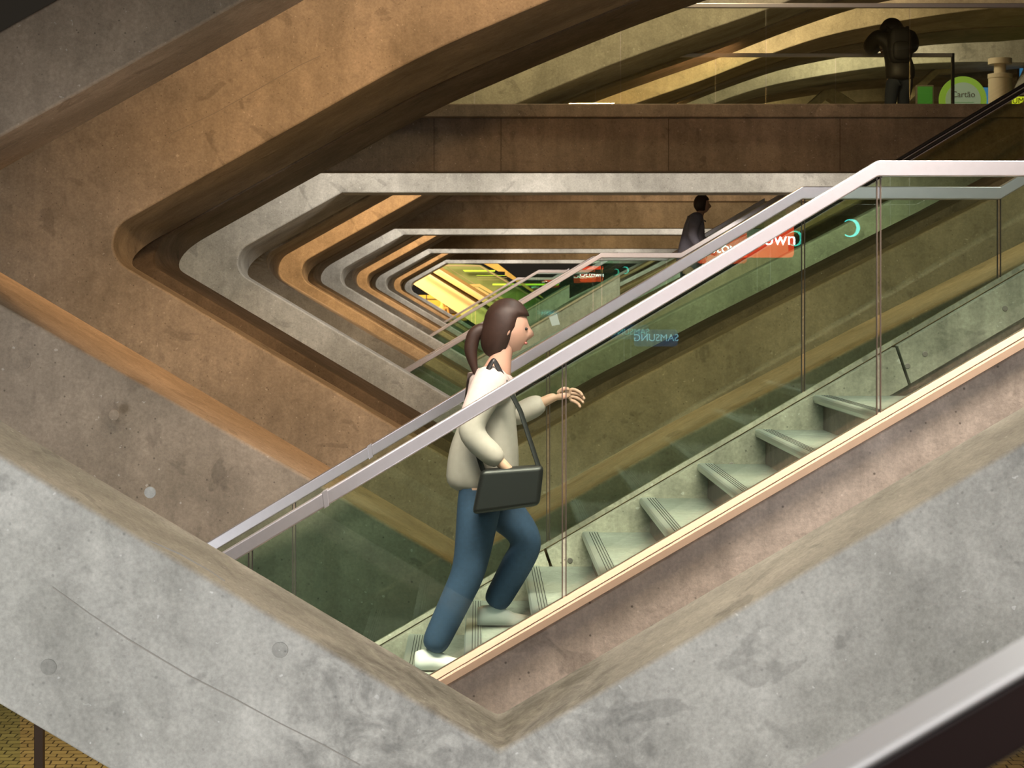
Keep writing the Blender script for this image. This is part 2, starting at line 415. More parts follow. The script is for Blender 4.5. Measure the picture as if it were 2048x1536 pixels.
seam(FR[0.88], [(105, 1174), (180, 1228), (260, 1281), (380, 1352), (470, 1398), (560, 1447), (642, 1487), (720, 1530)], 0.88)
seam(FR[0.88], [(300, 1082), (360, 1108), (420, 1142), (450, 1162)], 0.88, .004)
seam(FR[2.10], [(322, 300), (345, 266), (430, 226), (520, 176), (600, 130), (640, 112)], 2.10, .006)
# plugged form-tie marks on the nearest faces
def tie(parent, px, py, d, r):
    x, z = pxp([(px, py)], d)[0]; bm = bmesh.new()
    cyl(bm, (x, d * BAY + 0.002, z), (x, d * BAY - 0.0015, z), r, r * 0.96, 24)
    build('tie_plug', bm, M['plug'] if parent is FR[0.88] else (M['brown'] if parent is FR[2.10] else M['grey2']), parent)
for px, py, r in ((97, 1334, .028), (560, 1300, .028), (300, 985, .02)): tie(FR[0.88], px, py, 0.88, r)
for px, py, r in ((50, 727, .028), (228, 830, .028)): tie(FR[1.37], px, py, 1.325, r)
for px, py, r in ((63, 193 + 300, .03), (525, 246, .05), (605, 182, .05), (420, 795, .05), (571, 800, .05), (457, 718, .04), (756, 108, .05)): tie(FR[2.10], px, py, 2.10, r)

# unseen plate added by the warm lamp: it shades the brown frame's left corner
Lp = Vector((-200 * K, 1.53 * BAY, (interp(-200) + 130) * K))
P1, P2 = Vector((-2.75, 15.12, 1.67)), Vector((-3.50, 15.12, 0.02))
E1, E2 = Lp + (P1 - Lp) * .12, Lp + (P2 - Lp) * .12; dE = E2 - E1
q0, q1 = E1 - dE * .25, E2 + dE * .9
bm = bmesh.new(); prism(bm, [(q0.x, q0.z), (q1.x, q1.z), (q1.x - .5, q1.z), (q0.x - .6, q0.z)], E1.y, E1.y + .006)
tag(build('shadow_plate', bm, M['joint']), 'dark plate added out of view to shade the left corner of the brown frame', 'shading plate')
# ------------------------------------------------------------------ upper walkways
def walkway(d, x0, x1, label, rail_label, n):
    Z0, Z1 = (1.345, 2.065) if n == 0 else (1.27, 1.905)
    t = thing('concrete_walkway', (x0 + 1, (d + 0.3) * BAY, Z0), label, 'walkway', 'upper walkways crossing the hall')
    build('edge_beam', B(x0, x1, d * BAY, (d + 0.03) * BAY, Z0, Z1), M['dark'] if n == 0 else M['brown'], t, bevel=0.02)
    build('edge_beam', B(x0, x1, (d + 0.6) * BAY, (d + 0.63) * BAY, Z0 + 0.35, Z1), M['brown'], t, bevel=0.02)
    build('floor_slab', B(x0, x1, (d + 0.03) * BAY, (d + 0.6) * BAY, Z1 - 0.265, Z1 - 0.045), M['brown'], t)
    build('kerb', B(x0, x1, (d - 0.012) * BAY, d * BAY, Z1 - 0.14, Z1 + 0.006), M['dark'] if n == 0 else M['string'], t, bevel=0.015)
    return t
def straight_balustrade(x0, x1, y, zb, zt, joints, label, group='straight glass balustrades on the walkways', mat='glass_pale'):
    t = thing('glass_balustrade', ((x0 + x1) / 2, y, zb), label, 'balustrade', group)
    build('handrail', B(x0, x1, y - 0.03, y + 0.03, zt - 0.05, zt), M['steel'], t, bevel=0.008)
    build('base_channel', B(x0, x1, y - 0.02, y + 0.02, zb, zb + 0.04), M['steelgrey'], t)
    xs = [x0] + joints + [x1]
    for a, b in zip(xs, xs[1:]):
        build('glass_pane', B(a + 0.006, b - 0.006, y - 0.006, y + 0.006, zb + 0.03, zt - 0.045), M[mat], t)
    return t
WL = ['dark weathered walkway spanning the picture below the man at the rail',
      'brown walkway with peach top kerb, next one behind the dark walkway',
      'third walkway back, low brown band above the far opening', 'farthest walkway, thin grey brown band above the golden hall']
for i, d in enumerate((2.80, 4.80, 6.80, 8.80)):
    w_ = walkway(d, (-1000 + 40 * d) * K - 0.9, 13.0 if i else 7.6, WL[i], '', i)
    if i == 0: WK = w_
def jx(px, d): return (px - VX) * d * K
for px in (868, 1002, 1337, 1680):
    x = (px - VX) * 2.8 * K
    build('joint_line', B(x - .003, x + .003, 2.8 * BAY - .0012, 2.8 * BAY, 1.36, 1.92), M['seamdark'], WK)
straight_balustrade(-0.9, 6.2, 2.845 * BAY, 2.066, 3.205, [jx(949, 2.845), jx(1241, 2.845), jx(1532, 2.845), jx(1820, 2.845)], 'front glass balustrade of the dark walkway, in front of the leaning man')
rb = straight_balustrade(-0.9, jx(1905, 3.41), 3.41 * BAY, 2.066, 3.19, [jx(1191, 3.41), jx(1431, 3.41), jx(1671, 3.41)], 'rear glass balustrade that the man in the hooded jacket leans on')
build('end_post', B(jx(1905, 3.41) - .015, jx(1905, 3.41) + .02, 3.41 * BAY - .03, 3.41 * BAY + .03, 2.03, 3.19), M['black'], rb, bevel=.003)
straight_balustrade(-0.9, 9.0, 4.84 * BAY, 1.912, 3.04, [0.4, 1.7, 3.0, 4.3, 5.6, 6.9], 'glass balustrade on the second walkway, behind the white post')

# ------------------------------------------------------------------ staircases
def stair(off, dX, xmax, labels, detail=True, lod=0):
    """side walls, treads and two glass balustrades; off = depth shift in bays"""
    df, dr = 1.07 + off, 1.32 + off
    base = lambda x: -257 + 0.584 * (x - 853)
    sh = lambda poly: [(x + dX, z) for x, z in poly]
    NJ = 9 if detail else 4
    t = thing('concrete_staircase', ((dX) * K, (1.2 + off) * BAY, -1.75), labels[0], 'staircase', 'staircases rising to the right')
    # front stringer and its edging
    fs = lambda x: base(x) + 5
    xl = -330
    poly = [(xl, fs(xl)), (xmax, fs(xmax)), (xmax, fs(xmax) - 520), (xl, fs(xl) - 520)]
    build('front_stringer', uprism(sh(poly), 1.045 + off, 1.078 + off), M['string'], t, bevel=0.012)
    p2 = [(xl, fs(xl)), (xmax, fs(xmax))]
    build('edging_strip', uprism(sh(band(p2, -17, 1)), 1.041 + off, 1.0455 + off), M['cap'], t, bevel=0.002)
    build('edging_strip', uprism(sh(band(p2, 1, 4)), 1.048 + off, 1.0745 + off), M['cap'], t, bevel=0.003)
    # rear side panel (upper, pale) and recessed wall below it
    xr = -620
    pr = [(xr, base(xr)), (xmax, base(xmax))]
    seams = [182 - 40 + 30, 1090] if detail else []
    xs = [xr] + [s for s in seams if s < xmax] + [xmax]
    for a, b in zip(xs, xs[1:]):
        a2, b2 = (a + 3 if a != xr else a), (b - 3 if b != xmax else b)
        lean = 34
        poly = [(a2, base(a2) - 10), (b2, base(b2) - 10), (b2 + lean, base(b2) - 128 + lean * .55), (a2 + lean, base(a2) - 128 + lean * .55)]
        build('side_panel', uprism(sh(poly), dr - 0.012, dr + 0.012), M['panel'], t, bevel=0.004)
    build('rear_stringer', uprism(sh(band(pr, -620, -14)), dr + 0.013, dr + 0.032), M['panel'], t)
    build('rear_wall', uprism(sh(band([(xr, base(xr)), (1100, base(1100))], -600, -60)), dr - 0.006, dr + 0.012), M['panel'], t)
    if detail:
        for px, py in ((1815, 732), (1850, 708), (2010, 617), (1140, 1121), (1463, 960 - 30)):
            x, z = pxp([(px, py)], dr - 0.012)[0]; bm = bmesh.new(); y = (dr - 0.012) * BAY
            cyl(bm, (x, y - 0.004, z), (x, y + 0.004, z), 0.014, n=16); build('bolt', bm, M['steelgrey'], t, bevel=0.002)
    # treads
    for j in range(-5, NJ):
        X, Z = 878 - 151.3 * j, -257 - 89.3 * j
        if j < 0:
            X = 1420 - 151.3 * (j + 1); Z = -257 - 89.3 * j
        if X > xmax - 160: continue
        w = 151.3 + 36 if j != 0 else (1420 - 878) + 36
        y0, y1 = (1.0785 + off) * BAY, (dr - 0.012) * BAY
        th = 24
        tr = build('tread', B((X + dX + 6) * K, (X + dX + w) * K, y0, y1, (Z - th) * K, Z * K), M['tread'], t, bevel=0.004)
        build('riser', B((X + dX + 20) * K, (X + dX + 34) * K, y0, y1, (Z - 89.3) * K, (Z - th) * K), M['dark'], t)  # shade under the nosing put into the riser's colour
        bm = bmesh.new()
        prism(bm, [((X + dX + a) * K, (Z + b) * K) for a, b in ((-6, -2), (-3, 1.5), (2, 2.2), (34, 2.2), (34, -1), (7, -1), (7, -17), (2, -21), (-4, -18), (-7, -10))], y0, y1)
        ns = build('nosing', bm, M['nosing'], tr, bevel=0.0)
        if detail and j > -2:
            for g in range(4):
                gx = (X + dX + 12 + g * 6.6) * K
                build('grip_groove', B(gx - 0.0016, gx + 0.0016, y0 + 0.03, y1 - 0.04, Z * K, (Z + 2.9) * K), M['groove'], tr)
    # under-stair mass
    build('underside_slab', uprism(sh([(-330, base(-330) - 190), (xmax, base(xmax) - 190), (xmax, base(xmax) - 260), (-330, base(-330) - 260)]), 1.0785 + off, dr - 0.012), M['dark'], t)
    # two balustrades
    kx, kz = 850, 293
    for (d, lab, xl) in ((df, labels[1], -760), (dr, labels[2], -800)):
        br = thing('glass_balustrade', (dX * K, d * BAY, base(0) * K), lab, 'balustrade', 'sloping glass balustrades of the staircases')
        x3 = kx + 520
        path = [(xl, kz + 0.598 * (xl - kx)), (kx, kz), (x3, kz - 1)]
        if xmax > x3: path.append((xmax, kz - 1 + 0.592 * (xmax - x3)))
        bm = bmesh.new(); prism(bm, [(x * K, z * K) for x, z in sh(band(path, -34, 0))], d * BAY - 0.03, d * BAY + 0.03)
        # flat stretch is thinner: pull its lower edge up
        build('handrail', bm, M['steel'], br, bevel=0.007, angle=25)
        bm = bmesh.new(); prism(bm, [(x * K, z * K) for x, z in sh(band([(xl, base(xl)), (xmax, base(xmax))], -6, 7))], d * BAY - 0.018, d * BAY + 0.018)
        build('base_channel', bm, M['steelgrey'] if d == df else M['panel'], br)
        js = [-1161, -491, 180, 853, x3, x3 + 670]
        js = [j for j in js if xl + 50 < j < xmax - 30]
        xs = [xl + 4] + js + [xmax]
        def rz(x):
            if x <= kx: return kz + 0.598 * (x - kx)
            if x <= x3: return kz - 1
            return kz - 1 + 0.592 * (x - x3)
        for a, b in zip(xs, xs[1:]):
            g = 4.0
            mid = [x for x in (kx, x3) if a + g < x < b - g]
            topp = [(a + g, rz(a + g) - 28)] + [(x, rz(x) - 28) for x in mid] + [(b - g, rz(b - g) - 28)]
            botp = [(b - g, base(b - g) + 4), (a + g, base(a + g) + 4)]
            bm = bmesh.new(); prism(bm, [(x * K, z * K) for x, z in sh(topp + botp)], d * BAY - 0.006, d * BAY + 0.006)
            build('glass_pane', bm, M['glass'], br)
        if lod == 0:
            for a in js:
                for s in (-4.0, 4.0):
                    bm = bmesh.new(); prism(bm, [(x * K, z * K) for x, z in sh([(a + s - 1.1, rz(a) - 30), (a + s + 1.1, rz(a) - 30), (a + s + 1.1, base(a) + 6), (a + s - 1.1, base(a) + 6)])], d * BAY - 0.007, d * BAY + 0.007)
                    build('pane_edge', bm, M['joint'], br)
        # welded joints of the rail
        for a in (-330 + (40 if d == dr else 0),):
            z = rz(a); bm = bmesh.new()
            prism(bm, [(x * K, q * K) for x, q in sh([(a - 7, z - 4 + 2), (a + 4, z + 4.5), (a + 9, z - 31), (a - 2, z - 38)])], d * BAY - 0.032, d * BAY + 0.032)
            build('rail_sleeve', bm, M['steel'], br, bevel=0.002)
    return t
stair(0.0, 0, 1990, ['nearest concrete staircase with metal nosings, rising to the right',
      'near glass balustrade with broad steel handrail, in front of the walking woman',
      'rear glass balustrade of the first stair, its handrail behind the walking woman'])
stair(2.20, -57, 2060, ['second concrete staircase, mostly hidden behind the walking woman and the first stair',
      'near balustrade of the second stair, handrail with short level stretch at centre right',
      'rear balustrade of the second stair, just behind its pale handrail'], detail=False, lod=1)
stair(4.20, -231, 1700, ['third staircase far back, low and small beside the golden hall',
      'near glass balustrade of the third stair, beside the golden hall',
      'rear glass balustrade of the third stair, beside the golden hall'], detail=False, lod=1)
stair(6.20, -303, 1600, ['fourth and farthest staircase rising in front of the golden hall',
      'near glass balustrade of the farthest stair', 'rear glass balustrade of the farthest stair'], detail=False, lod=1)

# ------------------------------------------------------------------ escalator between the second and third frames
es = thing('escalator', (1.5, 2.65 * BAY, -1.6), 'escalator with black rubber handrails rising to the upper right corner', 'escalator')
ez = lambda x, s=0: 1084 + 0.598 * (x - 2829) + s
for d in (2.612, 2.735):
    p = [(60, ez(60)), (3700, ez(3700))]
    bm = bmesh.new(); prism(bm, [(x * K, z * K) for x, z in band(p, -18, 3)], d * BAY - 0.04, d * BAY + 0.04)
    build('rubber_handrail', bm, M['black'], es, bevel=0.012)
    bm = bmesh.new(); prism(bm, [(x * K, z * K) for x, z in band(p, -23, -18)], d * BAY - 0.02, d * BAY + 0.02)
    build('rail_track', bm, M['steel'], es)
    for a in range(5):
        x0, x1 = 60 + a * 728 + 3, 60 + (a + 1) * 728 - 3
        bm = bmesh.new(); prism(bm, [(x * K, z * K) for x, z in band([(x0, ez(x0)), (x1, ez(x1))], -430, -30)], d * BAY - 0.005, d * BAY + 0.005)
        build('glass_panel', bm, M['glass_pale'], es)
    bm = bmesh.new(); prism(bm, [(x * K, z * K) for x, z in band(p, -560, -430)], d * BAY - 0.03, d * BAY + 0.03)
    build('skirt_panel', bm, M['steelgrey'], es)
for k in range(24):
    x = 100 + k * 150; z = ez(x) - 520
    bm = B(x * K, (x + 160) * K, 2.62 * BAY, 2.727 * BAY, (z - 90) * K, z * K)
    build('escalator_step', bm, M['steelgrey'], es)

# ------------------------------------------------------------------ close handrail at the lower right corner
t = thing('close_handrail', (0.3, 0.207 * BAY, -0.6), 'blurred dark handrail with bright rounded top, very near, bottom right corner', 'handrail')
hp = pxp([(1300, 1773), (2500, 1066)], 0.2)
bm = bmesh.new(); prism(bm, [(hp[0][0], hp[0][1]), (hp[1][0], hp[1][1]), (hp[1][0], hp[1][1] - 0.010), (hp[0][0], hp[0][1] - 0.010)], 0.2 * BAY, 0.2095 * BAY)
build('steel_cap', bm, M['capsteel'], t, bevel=0.005, seg=4)
bm = bmesh.new(); prism(bm, [(hp[0][0], hp[0][1] - 0.010), (hp[1][0], hp[1][1] - 0.010), (hp[1][0], hp[1][1] - 0.066), (hp[0][0], hp[0][1] - 0.066)], 0.2005 * BAY, 0.2088 * BAY)
build('rail_body', bm, M['darkbrown'], t, bevel=0.004)

# ------------------------------------------------------------------ barrier seen below the foreground frame
zf = -5.0
t = thing('glass_barrier', (-3.9, 2.2 * BAY, zf), 'glass barrier with dark post standing on cobbles, bottom left corner', 'barrier')
d = 2.2
def gx(px): return (px - VX) * d * K
build('post', B(gx(70), gx(88), d * BAY - 0.04, d * BAY + 0.04, zf, -2.7), M['joint'], t, bevel=0.005)
build('handrail', B(gx(-260), gx(42), d * BAY - 0.03, d * BAY + 0.03, (595 - 1372) * d * K, (595 - 1352) * d * K), M['steel'], t, bevel=0.01)
build('glass_pane', B(gx(-255), gx(40), d * BAY - 0.006, d * BAY + 0.006, zf, (595 - 1372) * d * K), M['glass'], t)

# ------------------------------------------------------------------ things on the far walkway (upper right)
d = 4.90; X, Z0 = (2000 - VX) * d * K, 1.862
t = thing('ventilation_post', (X, d * BAY, Z0), 'cream cylindrical post with disc cap, right end of the upper walkway', 'post')
zt = lambda y: (595 - y) * d * K
for nm, z0, z1, r in (('shaft', Z0, zt(152), 0.215), ('collar', zt(157), zt(148), 0.225), ('neck', zt(152), zt(126), 0.11), ('cap', zt(129), zt(117), 0.22)):
    bm = bmesh.new(); cyl(bm, (X, d * BAY, z0), (X, d * BAY, z1), r, n=40); build(nm, bm, M['post'], t, bevel=0.008, smooth=False)
def disc_sign(px, py, d, r, mats, name, label):
    x, z = pxp([(px, py)], d)[0]; y = d * BAY
    t = thing(name, (x, y, z - r), label, 'sign')
    build('stand', B(x - .04, x + .04, y + .01, y + .05, 1.862, z - r * .9), M['steelgrey'], t)
    bm = bmesh.new(); cyl(bm, (x, y + .05, z), (x, y, z), r, n=48); build('disc', bm, mats[0], t)
    bm = bmesh.new(); cyl(bm, (x, y, z), (x, y - .012, z), r * .74, n=48); build('disc_face', bm, mats[1], t)
    return t, x, y, z
def text(body, x, y, z, size, mat, parent, name='lettering', rot=(math.pi / 2, 0, 0), extrude=0.002, align='CENTER', mirror=False):
    c = bpy.data.curves.new(name, 'FONT'); c.body = body; c.size = size; c.align_x = align; c.align_y = 'CENTER'; c.extrude = extrude
    tmp = bpy.data.objects.new(name, c); COL.objects.link(tmp)
    bpy.context.view_layer.update()
    me = bpy.data.meshes.new_from_object(tmp.evaluated_get(bpy.context.evaluated_depsgraph_get()))
    bpy.data.objects.remove(tmp)
    o = bpy.data.objects.new(name, me); COL.objects.link(o); me.materials.clear(); me.materials.append(mat)
    o.parent = parent; off = wloc(parent) if parent else Vector((0, 0, 0))
    o.location = Vector((x, y, z)) - off; o.rotation_euler = rot
    if mirror: o.scale = (-1, 1, 1)
    return o
M['limeface'] = emit('lit_lime_sign', (0.30, 0.50, 0.06), 0.42); M['paleface'] = emit('lit_pale_sign', (0.40, 0.50, 0.36), 0.34)
M['bluescr'] = emit('lit_blue_screen', (0.06, 0.25, 0.55), 0.6); M['yel'] = emit('lit_yellow_sign', (0.80, 0.85, 0.05), 0.9)
M['greens'] = emit('lit_green_sign', (0.05, 0.26, 0.03), 0.28)
t, x, y, z = disc_sign(1926, 200, 4.95, 0.45, (M['limeface'], M['paleface']), 'round_sign', 'lit lime green round sign with pale face, left of the cream post')
text('Cartão', x, y - .02, z + .1, 0.16, M['joint'], t)
for k in range(4):
    build('text_line', B(x - .2, x + .2 - .05 * (k % 2), y - .016, y - .012, z - .05 - k * .05, z - .042 - k * .05), M['greens'], t)
def flat_sign(px0, py0, px1, py1, d, mat, name, label, cat='sign', frame_mat='joint'):
    (x0, z1), (x1, z0) = pxp([(px0, py0), (px1, py1)], d); y = d * BAY
    t = thing(name, ((x0 + x1) / 2, y, z0), label, cat)
    z0 = 1.862
    build('casing', B(x0, x1, y, y + .08, z0, z1), M[frame_mat], t, bevel=.01)
    build('lit_face', B(x0 + .03, x1 - .03, y - .008, y, z0 + .03, z1 - .03), M[mat], t)
    return t, (x0 + x1) / 2, y, (z0 + z1) / 2
t, x, y, z = flat_sign(2017, 190, 2085, 262, 4.90, 'yel', 'yellow_sign', 'small lit yellow sign with black capitals at the right picture edge')
text('UM', (2036 - VX) * 4.9 * K, y - .012, (595 - 202) * 4.9 * K, 0.15, M['joint'], t)
flat_sign(1832, 170, 1868, 262, 5.02, 'greens', 'green_display', 'dark green lit display behind the legs of the leaning man')
flat_sign(2036, 128, 2120, 196, 5.33, 'bluescr', 'blue_display', 'dim blue lit display above the small yellow sign')
flat_sign(1962, 172, 1984, 262, 5.30, 'bluescr', 'blue_display', 'narrow blue lit display just left of the cream post')
# ramped beam pieces seen through the glass behind the leaning man
M['tan'] = concrete('warm_tan_concrete', (0.50, 0.43, 0.30))
for lab, poly, dd in (('pale inverted V shaped stair parapet behind the upper glass, left of the man', [(1400, 396), (1648, 179), (1668, 176), (1740, 222), (1740, 396), (1700, 396), (1700, 225), (1655, 196), (1450, 396)], 5.36),
                      ('pale sloping stair parapet passing behind the leaning man', [(1580, 390), (1870, 138), (1905, 136), (1905, 146), (1880, 146), (1620, 390)], 5.25)):
    bm = bmesh.new(); prism(bm, pxp(poly, dd), dd * BAY, (dd + .05) * BAY)
    tag(build('stair_parapet', bm, M['tan'], None, bevel=.02), lab, 'parapet')

# ------------------------------------------------------------------ the golden hall at the far end
c6 = lambda L: [(780 + x / 6.827, 480 + y / 6.827) for x, y in L]
ft = thing('golden_staircase', (0, 10.3 * BAY, -3), 'golden lit staircase descending to the right in the far opening', 'staircase')
M['gold'] = plain('golden_wall', (0.82, 0.62, 0.34), 0.6, noise=0.08, nscale=2)
M['olive'] = plain('olive_green_wall', (0.27, 0.35, 0.15), 0.5, noise=0.25, nscale=1.2)
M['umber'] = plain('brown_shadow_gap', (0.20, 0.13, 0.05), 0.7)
def far(name, L, d, th, mat, parent=ft):
    bm = bmesh.new(); prism(bm, pxp(c6(L), d), d * BAY, d * BAY + th); return build(name, bm, mat, parent, bevel=0.01)
far('side_wall', [(120, 430), (460, 430), (1900, 1320), (1700, 1500), (270, 572)], 10.0, .4, M['gold'])
far('recess_wall', [(300, 300), (640, 330), (2100, 1230), (1900, 1400)], 10.12, .3, M['umber'])
far('handrail', [(470, 425), (500, 440), (2000, 1368), (1990, 1380), (500, 458), (460, 436)], 9.94, .12, M['post'])
far('side_wall', [(420, 250), (640, 388), (1900, 1180), (1840, 1200), (560, 425), (400, 330)], 10.06, .4, M['gold'])
far('handrail', [(610, 360), (2000, 1215), (1990, 1230), (600, 372)], 9.98, .12, M['post'])
gw = thing('green_glazed_hall', (1, 10.8 * BAY, -3), 'olive green glazed hall behind the golden staircase, far centre', 'building')
far('glazed_wall', [(560, 300), (1240, 340), (2300, 960), (2300, 1500), (1500, 1500), (560, 420)], 10.7, .3, M['olive'], gw)
far('top_rail', [(560, 338), (1225, 345), (1225, 362), (560, 356)], 10.55, .15, M['post'], gw)
far('top_rail', [(1225, 345), (2300, 975), (2290, 990), (1220, 362)], 10.55, .15, M['post'], gw)
far('light_strip', [(990, 408), (1440, 412), (1430, 430), (1020, 432)], 10.6, .1, M['lime'], gw)
far('light_strip', [(1400, 596), (2300, 596), (2300, 620), (1400, 618)], 10.6, .1, M['lime'], gw)
far('parapet', [(1050, 605), (1225, 600), (2000, 1060), (1990, 1090), (1215, 640), (1070, 640)], 10.5, .3, M['ochre'], gw)
far('parapet', [(1070, 645), (1200, 645), (1950, 1090), (1830, 1090), (1180, 680)], 10.45, .3, M['gold'], gw)
far('mullion', [(780, 372), (790, 372), (1160, 600), (1145, 600)], 10.6, .05, M['post'], gw)
for k in range(3):
    far('mullion', [(1180 + 10 * k, 480 + 30 * k), (1600, 482 + 30 * k), (1600, 488 + 30 * k), (1180, 486 + 30 * k)], 10.6, .04, M['lime'] if k == 0 else M['post'], gw)
M['bark'] = plain('ochre_rough_wall', (0.50, 0.36, 0.12), 0.8, noise=0.5, nscale=3)
bm = bmesh.new(); prism(bm, pxp(c6([(1232, 300), (1440, 300), (1740, 528), (2100, 790), (2080, 800), (1690, 548), (1570, 480), (1570, 432), (1480, 428)]), 10.2), 10.2 * BAY, 10.25 * BAY)
tag(build('sloping_beam', bm, M['bark'], None), 'rough ochre sloping beam against the black night, far centre', 'beam')
# yellow tram-like cabin and a person at ground level of the far hall
cb = thing('yellow_cabin', (-1.6, 10.9 * BAY, -1.4), 'yellow cabin with dark windows glimpsed low in the far opening', 'cabin')
far('cabin_body', [(380, 750), (1050, 750), (1050, 1100), (380, 1100)], 10.9, 1.0, plain('cabin_yellow', (0.75, 0.48, 0.03), .5), cb)
far('window_band', [(760, 868), (1100, 850), (1100, 1000), (760, 1000)], 10.88, .1, M['joint'], cb)
far('door_line', [(490, 750), (505, 750), (505, 900), (490, 900)], 10.88, .08, M['joint'], cb)
far('trim_bar', [(420, 800), (1050, 806), (1050, 814), (420, 808)], 10.88, .08, M['joint'], cb)
far('window_bar', [(740, 884), (1100, 880), (1100, 888), (740, 892)], 10.86, .05, M['post'], cb)
cl = area('cabin_light', (-2.2, 10.6 * BAY, 0.2), (-1.6, 10.9 * BAY, -0.6), 0.6, 60, (1, .7, .3))

# ------------------------------------------------------------------ people
def skin_obj(name, verts, edges, radii, mat, parent, sub=2, root=0):
    me = bpy.data.meshes.new(name); off = wloc(parent)
    me.from_pydata([Vector(v) - off for v in verts], edges, [])
    me.materials.append(mat); o = bpy.data.objects.new(name, me); COL.objects.link(o); o.parent = parent
    m = o.modifiers.new('skin', 'SKIN'); m.use_smooth_shade = True; m.branch_smoothing = 0.6
    layer = me.skin_vertices[0].data
    for i, r in enumerate(radii):
        layer[i].radius = r if isinstance(r, tuple) else (r, r)
    layer[root].use_root = True
    s = o.modifiers.new('subd', 'SUBSURF'); s.levels = sub; s.render_levels = sub
    return o
def chain(pts, rads, n=2):
    """densify a chain"""
    P, R = [], []
    for i in range(len(pts) - 1):
        for k in range(n):
            t = k / n; P.append(Vector(pts[i]).lerp(Vector(pts[i + 1]), t))
            a, b = rads[i], rads[i + 1]
            a = a if isinstance(a, tuple) else (a, a); b = b if isinstance(b, tuple) else (b, b)
            R.append((a[0] * (1 - t) + b[0] * t, a[1] * (1 - t) + b[1] * t))
    P.append(Vector(pts[-1])); e = rads[-1]; R.append(e if isinstance(e, tuple) else (e, e))
    return P, R
def graph(chains):
    """chains: list of (pts, rads); shared points merge"""
    V, E, R, idx = [], [], [], {}
    for pts, rads in chains:
        P, Q = chain(pts, rads); prev = None
        for p, r in zip(P, Q):
            k = tuple(round(c, 4) for c in p)
            if k not in idx: idx[k] = len(V); V.append(p); R.append(r)
            if prev is not None and prev != idx[k]: E.append((prev, idx[k]))
            prev = idx[k]
    return V, E, R
def ellipsoid(bm, c, r, q=None, seg=24, rings=16, f=None):
    mat = Matrix.Translation(Vector(c)) @ (q.to_matrix().to_4x4() if q else Matrix.Identity(4)) @ Matrix.Diagonal((r[0], r[1], r[2], 1))
    g = bmesh.ops.create_uvsphere(bm, u_segments=seg, v_segments=rings, radius=1.0)
    for v in g['verts']:
        if f: v.co = Vector(f(v.co))
        v.co = mat @ v.co
def fingers(wrist, hand_dir, side, curl, s=1.0):
    """five finger chains leaving a palm; returns chains"""
    h = Vector(hand_dir).normalized(); sd = Vector(side).normalized(); cu = Vector(curl).normalized(); w = Vector(wrist)
    palm = w + h * 0.075 * s; out = [([w, w + h * .03 * s, palm], [.022 * s, (.026 * s, .018 * s), (.026 * s, .016 * s)])]
    for k, L in enumerate((.066, .076, .071, .056)):
        b = palm + sd * (0.027 - 0.018 * k) * s
        p1 = b + h * L * .5 * s + cu * .008; p2 = b + h * L * .85 * s + cu * .028; p3 = b + h * L * s + cu * .05
        out.append(([palm, b + h * .012 * s, p1, p2, p3], [.014 * s, .0095 * s, .0088 * s, .008 * s, .0068 * s]))
    tb = w + h * .028 * s + sd * .022 * s
    out.append(([w + h * .03 * s, tb, tb + sd * .024 * s + h * .026 * s + cu * .012, tb + sd * .026 * s + h * .052 * s + cu * .026], [.014 * s, .012 * s, .0105 * s, .0085 * s]))
    return out
def shoe(parent, ankle, toe_dir, mat, L=0.25):
    a = Vector(ankle); tdir = Vector(toe_dir).normalized(); sd = Vector((-tdir.y, tdir.x, 0)).normalized()
    bm = bmesh.new(); prof = [(-.07, .036, .075), (-.045, .040, .085), (0, .040, .09), (.05, .042, .075), (.10, .047, .052), (.15, .045, .042), (.19, .03, .03)]
    rings = []
    z0 = a.z - 0.085
    for x, w, h in prof:
        ring = []
        for k in range(12):
            an = 2 * math.pi * k / 12; cz = max(0, math.sin(an)) * h + min(0, math.sin(an)) * 0.0
            ring.append(bm.verts.new(Vector((a.x, a.y, z0)) + tdir * x + sd * (math.cos(an) * w) + Vector((0, 0, cz + (0 if math.sin(an) >= 0 else -0.0)))))
        rings.append(ring)
    for r0, r1 in zip(rings, rings[1:]):
        for k in range(12): bm.faces.new((r0[k], r0[(k + 1) % 12], r1[(k + 1) % 12], r1[k]))
    bm.faces.new(rings[0]); bm.faces.new(rings[-1][::-1])
    bmesh.ops.remove_doubles(bm, verts=bm.verts, dist=0.0004)
    o = build('shoe', bm, mat, parent, smooth=True)
    return o
